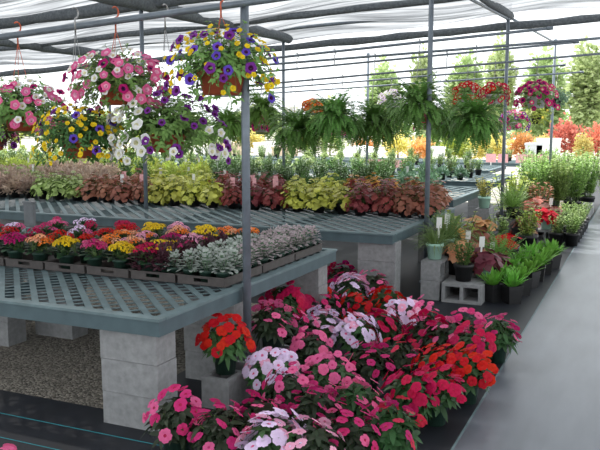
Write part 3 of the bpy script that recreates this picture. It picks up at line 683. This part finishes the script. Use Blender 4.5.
seg_row(12.15, S4, .34, 'third', 'third', 1.35, tags=.05); seg_row(12.9, [(-5,115,'light'),(115,210,'ygreen'),(210,330,'deep'),(330,440,'mound')], .38, 'third', 'back', 1.4, tags=.05)
seg_row(14.95, [(-5,60,'ygreen'),(60,150,'ygreen'),(150,240,'light'),(240,330,'light'),(330,400,'deep'),(400,470,'blue')], .4, 'fourth', 'front', 1.15, tags=.1)
seg_row(15.7, [(-5,70,'light'),(70,160,'ygreen'),(160,250,'light'),(250,330,'pale'),(330,400,'light'),(400,480,'light')], .45, 'fourth', 'second', 1.2, tags=.1)
seg_row(16.6, [(-5,90,'ygreen'),(90,200,'light'),(200,320,'pale'),(320,420,'mound'),(420,490,'light')], .6, 'fourth', 'back', 1.2, tags=.1)
seg_row(18.8, [(-5,100,'light'),(100,200,'ygreen'),(200,300,'light'),(300,400,'pale'),(400,480,'light')], .66, 'fifth', 'front', 1.0, tags=.1)
seg_row(20.2, [(-5,120,'ygreen'),(120,250,'light'),(250,380,'light'),(380,480,'deep')], .75, 'fifth', 'back', 1.0, tags=.1)
seg_row(22.6, [(200,300,'light'),(300,400,'pale'),(400,480,'light'),(480,555,'light')], .55, 'farthest', 'front', 1.1)
seg_row(23.5, [(-5,150,'ygreen'),(150,300,'light'),(300,420,'light'),(420,500,'light'),(500,560,'light')], .6, 'farthest', 'back', 1.1)
# pink picture signs along the farthest benches
for i, px in enumerate((491, 503, 521, 532, 541, 552)):
    x = X_of(px, 22.15, .85); t = thing('picture_sign', f'pink picture sign on the farthest bench edge, {ordn(i, 6)} of six at right', 'sign', (x, 22.16, .58), 0, 'pink picture signs at right')
    b = MB(); b.box((-.14, -.006, .12), (.14, .0, .36)); put('card', b.mesh('card', ['tag_pink']), t); b = MB(); b.box((-.015, -.004, 0), (.015, .004, .12)); put('stake', b.mesh('stake', ['tag']), t)
for i, px in enumerate((372, 381, 396, 404)):
    x = X_of(px, 18.35, .85); t = thing('picture_sign', f'small buff picture sign behind dark green plants, {ordn(i, 4)} of four near centre', 'sign', (x, 18.36, .58), 0, 'buff picture signs in the centre')
    b = MB(); b.box((-.09, -.006, .12), (.09, .0, .32)); put('card', b.mesh('card', ['tag_pink']), t); b = MB(); b.box((-.015, -.004, 0), (.015, .004, .12)); put('stake', b.mesh('stake', ['tag']), t)

# ------------------------------------------------------------------ pots along the aisle
def potted(name, px, py, z, pot, mk, mats, label, sc=1.0, cat='potted plant', psc=1.0, group=None, xyz=None, tg=0, r0=None):
    q = V(xyz) if xyz else at_z(px, py, z); t = thing(name, label, cat, (q.x, q.y, z), R.uniform(0, TAU), group)
    me = SQ if pot == 'square' else P[pot]; put('pot', me, t, sc=psc); h = max(v.co.z for v in me.vertices)*psc
    key = mk if mk in ME else (mk, R.randrange(3)); put('foliage', ME[key], t, (0, 0, h*.88), (0, 0, 0), sc, mats)
    if tg: put('plant_tag', TAG, t, (.05, 0, h+.16), (.2, 0, -t.rotation_euler.z+.4), 1.5)
    return t
GB = 'concrete blocks beside the aisle'
xs = at_z(421, 298, 0)
block(-1.925, 7.66, 0, 'lower upright-stacked block under the mint pot of grass', GB, math.pi/2); block(-1.925, 7.66, .1985, 'upper block directly under the mint pot of grass', GB, math.pi/2, True)
block(-1.60, 7.52, 0, 'low block with open cores facing front under black pot', GB, 0, True); block(-1.60, 7.73, 0, 'low block right behind the open-cored front block', GB, 0, True); block(-1.62, 7.95, 0, 'low block third back under the wine leaved plant', GB, 0, True)
block(-1.92, 8.1, 0, 'lower rear block behind the mint pot of grass', GB, math.pi/2); block(-1.92, 8.1, .1985, 'upper rear block behind the mint pot of grass', GB, math.pi/2); block(-1.62, 8.4, 0, 'low block hidden among the rear colourful pots', GB, math.pi/2)
potted('potted_grass', 0, 0, .397, 'mint', 'grassy', ['grass'], 'wispy grass in a mint green pot on stacked blocks', 1.05, xyz=(-1.925, 7.62, 0), tg=1)
potted('potted_grass', 0, 0, .397, 'mint', 'feather', ['grass', 'stem'], 'second mint pot with feathery grass behind the first', 1.0, xyz=(-1.90, 8.0, 0), tg=1)
potted('potted_fern', 0, 0, .199, 'black', 'shrubby', ['fern', 'stem'], 'leafy dark green plant in black pot on the open-cored block', .75, xyz=(-1.62, 7.60, 0))
potted('potted_heuchera', 0, 0, .199, 'mint', 'longleaf', ['heu_wine', 'stem'], 'wine red broad leaved plant in mint pot beside black pot', 1.0, xyz=(-1.47, 7.85, 0), tg=1)
potted('potted_heuchera', 0, 0, .199, 'black', 'longleaf', ['heu_rust', 'stem'], 'peach and rust broad leaved plant behind the fern', 1.1, xyz=(-1.66, 8.12, 0), tg=1)
potted('potted_heuchera', 0, 0, .397, 'black', 'longleaf', ['heu_orange', 'stem'], 'orange leaved plant high on rear blocks near the pole', .9, xyz=(-1.92, 8.3, 0))
potted('potted_foliage_plant', 0, 0, .0, 'black', 'feather', ['fern_light', 'stem'], 'light feathery plant behind wine leaved pot', 1.3, xyz=(-1.50, 8.75, 0), tg=1)
potted('potted_foliage_plant', 0, 0, .0, 'big', 'longleaf', ['heu_wine', 'stem'], 'dark wine plant on the ground left of bright green row', .9, xyz=(-1.75, 9.0, 0))
potted('potted_foliage_plant', 0, 0, .0, 'big', 'feather', ['fern_light', 'stem'], 'light green feathery plant behind the first group', 1.0, xyz=(-1.85, 9.5, 0))
for j in range(6):
    for i in range(2):
        potted('potted_hosta', 0, 0, 0, 'square', 'hosta', ['hosta'], f'bright green upright plant in square black pot, {["left","aisle-side"][i]} file, {ORD[j]} from front', R.uniform(.8, 1.0), psc=.95, xyz=(-1.34+i*.19+.03*j, 7.66+j*.42, 0), group='bright green pots along the aisle')
for x, y, z, pot, mk, mm, lab, sc, ps in (
  (-1.76, 7.92, .199, 'black', 'longleaf', ['peach', 'stem'], 'pale peach leaved plant between the mint pots and wine plant', 1.0, 1.3),
  (-1.42, 8.3, 0, 'big', 'longleaf', ['heu_wine', 'stem'], 'large wine red plant behind the bright green row front', 1.0, 1),
  (-1.50, 9.3, 0, 'big', 'longleaf', ['red', 'stem'], 'bright red leaved plant behind the wine red plants', 1.15, 1.2),
  (-1.62, 9.75, 0, 'big', 'longleaf', ['red', 'stem'], 'crimson leaved plant low between the aisle groups', .9, 1),
  (-2.0, 8.85, 0, 'big', 'shrubby', ['green_yellow', 'stem'], 'tall gold green shrub just behind the second pole', 1.5, 1),
  (-1.80, 9.05, .0, 'big', 'longleaf', ['heu_rust', 'stem'], 'tall rust leaved plant in the middle of the first aisle group', 1.35, 1.5),
  (-1.95, 10.1, 0, 'big', 'longleaf', ['aut_orange', 'stem'], 'peach leaved plant below the stacked mint pots', 1.3, 1.5),
  (-1.45, 10.8, 0, 'big', 'shrubby', ['green_yellow', 'stem'], 'gold green shrub in front of the second aisle blocks', 1.1, 1),
  (-1.55, 11.3, 0, 'big', 'longleaf', ['heu_rust', 'stem'], 'rust red plant just left of the vivid red one', 1.2, 1.2),
  (-1.62, 12.6, 0, 'big', 'longleaf', ['aut_red', 'stem'], 'salmon leaved plant behind the second aisle blocks', 1.5, 1.6),
  (-2.0, 12.7, 0, 'big', 'shrubby', ['green_yellow', 'stem'], 'gold shrub behind the pole with pipe end', 2.0, 1.3)):
    potted('potted_foliage_plant', 0, 0, z, pot, mk, mm, lab, sc, psc=ps, xyz=(x, y, z))
# second group
block(-1.33, 11.95, .0, 'open-cored block facing front in the second aisle group', GB, 0, True); block(-1.33, 12.16, .0, 'block behind the open-cored one in second aisle group', GB, 0, True); block(-1.33, 12.5, .0, 'rear block of the second aisle group', GB, 0, True)
block(-1.75, 11.5, 0, 'lower block under the black potted gold plant', GB, 0); block(-1.75, 11.5, .1985, 'upper block under the black potted gold plant', GB, 0)
block(-2.05, 10.9, 0, 'lower block under the stacked mint pots', GB, math.pi/2); block(-2.05, 10.9, .1985, 'middle block under the stacked mint pots', GB, math.pi/2); block(-2.05, 10.9, .397, 'top block under the stacked mint pots', GB, math.pi/2)
potted('potted_heuchera', 0, 0, .198, 'mint', 'longleaf', ['red', 'stem'], 'vivid red leaved plant in mint pot in second aisle group', 1.05, xyz=(-1.33, 11.97, 0))
potted('potted_heuchera', 0, 0, .198, 'black', 'longleaf', ['heu_rust', 'stem'], 'coral red leaved plant behind the vivid red one', 1.2, xyz=(-1.34, 12.35, 0), tg=1)
potted('potted_fern', 0, 0, .397, 'black', 'feather', ['fern_light', 'stem'], 'gold green feathery plant in black pot on two blocks', 1.15, xyz=(-1.75, 11.45, 0))
potted('potted_foliage_plant', 0, 0, 0, 'big', 'shrubby', ['green_light', 'stem'], 'leafy light green shrub low between the two aisle groups', 1.0, xyz=(-1.75, 10.3, 0))
potted('potted_foliage_plant', 0, 0, .596, 'mint', 'shrubby', ['aut_yellow', 'stem'], 'yellow green shrub in mint pot beside the right pole', .8, xyz=(-2.05, 10.85, 0))
potted('potted_foliage_plant', 0, 0, 0, 'mint', 'shrubby', ['heu_rust', 'stem'], 'rust leaved shrub in mint pot deep behind the second group', 1.6, xyz=(-1.6, 13.3, 0), psc=1.6)
potted('potted_foliage_plant', 0, 0, 0, 'big', 'shrubby', ['green_yellow', 'stem'], 'yellow green shrub deep behind the second group', 1.8, xyz=(-2.0, 13.4, 0))
for j in range(6):
    for i in range(2):
        potted('potted_shrub', 0, 0, 0, 'black', 'shrubby', ['green_light', 'stem'], f'light green leafy shrub in black pot, second group, {["left","aisle-side"][i]} file, {ORD[j]} from front', R.uniform(.75, .9), psc=1.1, xyz=(-1.15+i*.21, 11.75+j*.42, 0), group='light green shrubs along the aisle')
potted('potted_foliage_plant', 0, 0, 0, 'black', 'longleaf', ['aut_orange', 'stem'], 'orange leaved plant with tags behind light green shrubs', 1.1, xyz=(-1.35, 14.0, 0), tg=1)
# third group: tall shrubs behind a row of blocks
for j in range(4): block(-1.02, 15.1+j*.42, 0, f'block in the kerb row by the tall shrubs, {ORD[j]} from front', GB, math.pi/2)
for j, (x, y) in enumerate(((-1.95,14.9),(-1.5,15.2),(-1.75,15.9),(-1.3,16.0),(-2.1,16.9),(-1.55,16.9),(-1.1,17.2),(-1.9,18.0),(-1.35,18.2),(-.75,18.4))):
    potted('potted_tall_shrub', 0, 0, 0, 'big', 'tallshrub', ['green_light', 'stem'], f'tall light green shrub in black pot at right edge, {ORD[j]} nearest', R.uniform(.95, 1.15), xyz=(x, y, 0), group='tall potted shrubs at right')
potted('potted_shrub', 0, 0, 0, 'big', 'shrubby', ['green_light', 'stem'], 'shrub in black pot cut by the right edge of the aisle', 1.2, xyz=(-.62, 15.9, 0))

# ------------------------------------------------------------------ hanging baskets
def wires(t, ptop, r, zr, hook='hook'):
    b = MB(); pts = [(0, 0, ptop-.14), (0, 0, ptop-.06)]
    for i in range(9): a = -math.pi/2+ i*math.pi*1.25/8; pts.append((0, .036*math.cos(a), ptop-.005+.036*math.sin(a)))
    b.tube(pts, .006, 6); hk = put('hook', b.mesh('hook', [hook]), t)
    for k in range(3):
        a = TAU*k/3+.4; b = MB(); b.tube([(r*math.cos(a), r*math.sin(a), zr), (0, 0, ptop-.12)], .0022, 4); put('hanger_wire', b.mesh('wire', [hook if hook == 'hook' else 'wire']), hk)
def basket(px, py, Y, ztop, pot, fol, folm, label, bl, sc=1.0, psc=1.0, hook='hook', cat='hanging basket'):
    q = at_y(px, py, Y); t = thing('hanging_basket', label, cat, q, 0, 'hanging flower baskets'); me = P[pot]; h = max(v.co.z for v in me.vertices)*psc
    put('pot', me, t, sc=psc); key = fol if fol in ME else (fol, R.randrange(3)); put('foliage', ME[key], t, (0, 0, h*.9), (0, 0, R.uniform(0, TAU)), sc, folm)
    wires(t, ztop-q.z, .11*psc, h, hook); k = 1.0 if fol == 'trail' else .64
    for e in bl: blooms(t, int(e[0]*1.7), h*.9, .325*sc*k, .265*sc*k, ME['trumpet'], e[2]*1.12, e[1], e[3], e[4], .2, dz=.10*sc, side=e[5] if len(e) > 5 else None)
T = lambda c, e='throat': (c, e)
PET = ['stem', 'leaf_pet']
basket(222, 95, 4.34, zA(at_y(222,95,4.34).x), 'terra', 'trail', ['stem', 'leaf_pet'], 'basket of yellow and violet flowers in terracotta pot, in front of the thick pole', [(75, [T('yellow','yellow')], .0165, -.25, 1), (30, [T('violet','dark_eye'), T('purple','dark_eye')], .029, -.25, .95)], 1.05, 1.25)
basket(118, 105, 4.42, zA(at_y(118,105,4.42).x), 'terra', 'trail', PET, 'basket of pink and white petunias, second from left under pipe', [(34, [T('pink','rose')], .030, -.2, .9), (30, [T('white')], .022, 0, 1), (12, [T('magenta','dark_eye')], .032, -.1, .8)], 1.0)
basket(22, 131, 4.50, zA(at_y(22,131,4.5).x), 'terra', 'trail', PET, 'basket of pink and white petunias at far left edge', [(36, [T('pink','rose')], .030, -.3, .8), (24, [T('white')], .022, 0, 1), (9, [T('magenta','dark_eye')], .032, .2, .9)], 1.05)
basket(80, 158, 4.28, zA(at_y(80,158,4.28).x), 'terra', 'trail', ['stem', 'leaf_mid'], 'low basket of small yellow flowers with some violet, below pink petunias', [(80, [T('yellow','yellow')], .0165, -.3, 1), (9, [T('violet','dark_eye'), T('purple','dark_eye')], .030, .0, 1)], .92, hook='wire')
basket(168, 152, 4.55, zA(at_y(168,152,4.55).x), 'terra', 'trail', ['stem', 'leaf_pet'], 'low basket of white and purple petunias above the second bench', [(46, [T('purple','dark_eye')], .026, -.2, 1, rt*.6-fw*.4), (90, [T('white')], .030, -.3, .7, -rt), (16, [T('white')], .030, -.3, .2, rt)], 1.2, hook='wire')
basket(-8, 150, 4.5, zA(at_y(-8,150,4.5).x), 'terra', 'trail', ['stem', 'leaf_purple'], 'dark purple leaved basket mostly beyond the left edge', [(10, [T('purple','dark_eye')], .03, -.2, 1)], .6, .85, hook='wire')
# ferns
def fern(px, py, Y, rz, label, sc=1.0, m='fern'):
    q = at_y(px, py, Y); t = thing('hanging_fern', label, 'hanging fern', q, 0, 'hanging ferns'); put('pot', P['white'], t, sc=.7); put('fronds', ME['fern', R.randrange(3)], t, (0,0,.11), (0,0,R.uniform(0, TAU)), sc*1.05, [m, 'stem'])
    wires(t, rz-q.z, .09, .1, 'wire')
for px, py, Y, s, l in ((297,138,8.35,.80,'low drooping dark fern just right of the thick pole'),(334,126,8.35,.80,'high arching fern, second right of the thick pole'),(374,130,9.1,.82,'middle dark fern between the two right-centre poles'),
                        (418,113,8.35,.82,'large high fern right behind the second pole'),(474,128,9.1,.88,'large fern at right beside the pipe-end pole'),(228,132,9.1,.72,'fern partly hidden left of the thick pole'),(262,116,9.5,.7,'small high fern beside the thick pole'),(445,132,9.5,.6,'small low fern between the two large right ferns')):
    q = at_y(px, py, Y); fern(px, py, Y, rail_z(Y, q.x), l, s, 'fern' if s > .75 else 'fern_light')
def small_basket(px, py, Y, cols, label, sc=.9, pot='white', n=30, psc=.9, size=.035, fm='leaf_pet', tube=None):
    q = at_y(px, py, Y); basket(px, py, Y, rail_z(Y, q.x), pot, 'trail_small', ['stem', fm], label, [(n, cols, size, -.2, 1)] if n else [], sc, psc, 'wire')
small_basket(430, 130, 9.5, [T('crimson','dark_eye'), T('magenta','dark_eye')], 'crimson petunias in white pot below large fern by second pole')
small_basket(467, 103, 11.3, [T('red'), T('red')], 'bright red flower basket above ferns, left of two', 1.0)
small_basket(494, 104, 11.3, [T('red'), T('crimson')], 'bright red flower basket above ferns, right one beside pole', 1.0)
small_basket(536, 108, 11.3, [T('magenta','dark_eye'), T('hot')], 'large magenta petunia basket in white pot right of the pole', 1.3, n=48, psc=1.05)
small_basket(514, 130, 12.9, [T('magenta','dark_eye'), T('purple'), T('pink')], 'mixed magenta and purple basket below and left of magenta one', 1.1)
small_basket(536, 124, 13.8, [T('yellow')], 'yellow green leafy basket below the magenta petunias', 1.25, 'black', 6, .9, .02, 'green_yellow')
small_basket(556, 107, 13.8, [T('white')], 'green leafy basket right of the magenta petunias', 1.25, 'black', 4, .9, .02, 'leaf_grey')
small_basket(342, 138, 11.3, [T('pink'), T('rose')], 'pale pink basket in white pot under the second fern', .8)
small_basket(391, 108, 12.9, [T('white'), T('lav')], 'white flowered basket above the middle fern', 1.0)
small_basket(312, 115, 11.3, [T('red'), T('orange')], 'orange red basket between the first and second ferns', .7)
small_basket(262, 132, 11.3, [T('magenta','dark_eye')], 'magenta basket behind the thick pole under ferns', .8)
small_basket(291, 122, 12.9, [T('white')], 'white flowered basket behind the first fern', .9)

# ------------------------------------------------------------------ yard and background
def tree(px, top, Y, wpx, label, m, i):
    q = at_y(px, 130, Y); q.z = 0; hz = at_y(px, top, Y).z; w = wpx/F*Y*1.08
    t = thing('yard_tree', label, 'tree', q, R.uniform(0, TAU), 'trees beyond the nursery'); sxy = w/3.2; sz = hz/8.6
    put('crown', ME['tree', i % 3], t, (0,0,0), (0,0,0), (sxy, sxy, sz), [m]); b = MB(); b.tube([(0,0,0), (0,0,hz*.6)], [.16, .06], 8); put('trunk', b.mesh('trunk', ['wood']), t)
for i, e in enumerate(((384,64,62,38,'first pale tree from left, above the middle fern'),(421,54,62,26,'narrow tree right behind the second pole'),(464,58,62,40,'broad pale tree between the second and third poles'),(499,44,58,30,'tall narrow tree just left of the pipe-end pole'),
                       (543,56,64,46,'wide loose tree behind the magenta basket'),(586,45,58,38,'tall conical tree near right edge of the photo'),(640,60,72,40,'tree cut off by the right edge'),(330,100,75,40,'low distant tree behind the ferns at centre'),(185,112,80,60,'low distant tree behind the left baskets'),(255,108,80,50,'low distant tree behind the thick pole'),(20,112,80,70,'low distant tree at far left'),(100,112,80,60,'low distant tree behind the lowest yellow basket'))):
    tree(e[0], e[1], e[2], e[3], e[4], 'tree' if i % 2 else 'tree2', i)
SH = [(565,140,40,34,'aut_red','large red autumn shrub at right behind tall potted shrubs'),(598,142,40,28,'aut_red','red autumn shrub cut by the right edge'),(583,143,38,16,'aut_yellow','narrow yellow shrub between two red ones'),(522,146,38,24,'aut_orange','orange shrub just right of the pipe-end pole'),
      (545,146,36,18,'aut_yellow','yellow shrub right of the orange one'),(490,152,36,34,'aut_yellow','golden shrub left of the pipe-end pole'),(455,152,36,26,'green_yellow','yellow green shrub below the right ferns'),(420,152,34,24,'aut_orange','orange shrub behind the second pole'),
      (398,150,40,26,'aut_yellow','yellow shrub below the middle fern'),(365,150,42,22,'aut_orange','small orange shrub behind the distant pole'),(330,150,42,30,'green_light','light green shrub left of distant pole'),(250,150,44,30,'aut_yellow','pale yellow shrub behind the thick pole'),
      (300,150,46,24,'green_yellow','yellow green shrub behind the centre pole'),(205,150,50,34,'green_light','light green shrub behind purple petunias'),(150,150,50,40,'green_yellow','yellow green shrub under white petunias'),(60,150,50,46,'green_light','light green shrub behind the yellow basket'),
      (5,150,50,40,'green_yellow','yellow green shrub at the far left edge'),(475,138,46,30,'green_light','grey green shrub below the broad pale tree'),(440,140,46,30,'green_light','pale green bush behind the right ferns')]
for i, (px, py, Y, w, m, l) in enumerate(SH):
    q = at_z(px, py, 0) if py > 140 else at_y(px, 150, Y); q = at_y(px, 150, Y); q.z = 0; s = w/F*Y/1.6*1.1; hh = (at_y(px, py-w*.62, Y).z)/1.7
    t = thing('autumn_shrub' if m.startswith('aut') else 'green_shrub', l, 'shrub', q, R.uniform(0, TAU), 'shrubs in the yard'); put('foliage', ME['shrub', i % 3], t, (0,0,0), (0,0,0), (s, s, max(.6, hh)), [m])
    b = MB(); b.tube([(0,0,0), (0,0,.8)], [.05, .03], 6); put('stem', b.mesh('shrub stem', ['wood']), t)
# low hedge bank behind everything, one bush at a time
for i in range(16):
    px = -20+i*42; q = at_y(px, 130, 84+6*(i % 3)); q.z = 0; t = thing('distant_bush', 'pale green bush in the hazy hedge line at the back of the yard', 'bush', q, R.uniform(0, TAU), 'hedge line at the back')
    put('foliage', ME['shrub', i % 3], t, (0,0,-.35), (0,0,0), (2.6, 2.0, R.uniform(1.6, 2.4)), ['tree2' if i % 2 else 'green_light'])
# white sheeted mound and pale boxes in the sun
q = at_y(360, 162, 27); b = MB(); nu, nv = 24, 10
for j in range(nv+1):
    for i in range(nu):
        a = TAU*i/nu; e = math.pi/2*j/nv; r = math.cos(e)**.6 if j < nv else 0.0; k = 1+.06*math.sin(a*5+j)
        b.v.append((.95*r*k*math.cos(a), .6*r*k*math.sin(a), .95*math.sin(e)**.9*k))
for j in range(nv):
    for i in range(nu): a = j*nu+i; c = j*nu+(i+1) % nu; b.f.append((a, c, c+nu, a+nu)); b.m.append(0); b.sm.append(True)
tag(put('covered_mound', b.mesh('sheeted mound', ['sheet']), None, (q.x, q.y, 0)), 'rounded mound under white plastic sheet in the bright yard', 'covered pile')
for i, (px, py, Y, w, h, m) in enumerate(((285,158,28,.9,.9,'crate'),(230,152,29,1.0,1.0,'crate'),(310,160,28,.7,.6,'sheet'),(205,157,28,.6,.8,'sheet'),(265,154,30,.8,1.0,'sheet'),(437,146,30,.5,.9,'sheet'),(549,136,34,.9,1.2,'sheet'),(535,140,34,.7,1.0,'car'))):
    q = at_y(px, py, Y); b = MB(); b.box((-w/2, -.3, 0), (w/2, .3, h*.9)); b.box((-w/2-.03, -.33, h*.9), (w/2+.03, .33, h))
    tag(put('storage_box', b.mesh('box', [m]), None, (q.x, q.y, 0)), ['buff lidded box in the yard behind the centre pole','buff lidded box left of the thick pole in the yard','white low box beside the sheeted mound','white box under the purple petunias in the yard','white box just right of thick pole in the yard','white box behind the second pole','white box beneath the large red autumn shrub','grey box left of the white one under red shrub'][i], 'box', 'boxes standing in the yard')

# ------------------------------------------------------------------ light
w = bpy.data.worlds.new('sky'); bpy.context.scene.world = w; w.use_nodes = True; N = w.node_tree.nodes; L = w.node_tree.links
bg = N['Background']; bg.inputs[0].default_value = (.93, .97, 1, 1); bg.inputs[1].default_value = 1.05
sd = bpy.data.lights.new('sun', 'SUN'); sd.energy = 3.2; sd.angle = math.radians(2.0); sd.color = (1, .96, .9); so = bpy.data.objects.new('sun', sd); C.objects.link(so); so.rotation_euler = V((.62, -.42, -1)).to_track_quat('-Z', 'Y').to_euler()
vs = bpy.context.scene.view_settings; vs.view_transform = 'Standard'; vs.look = 'None'; vs.gamma = 1; vs.use_curve_mapping = False; vs.exposure = .95
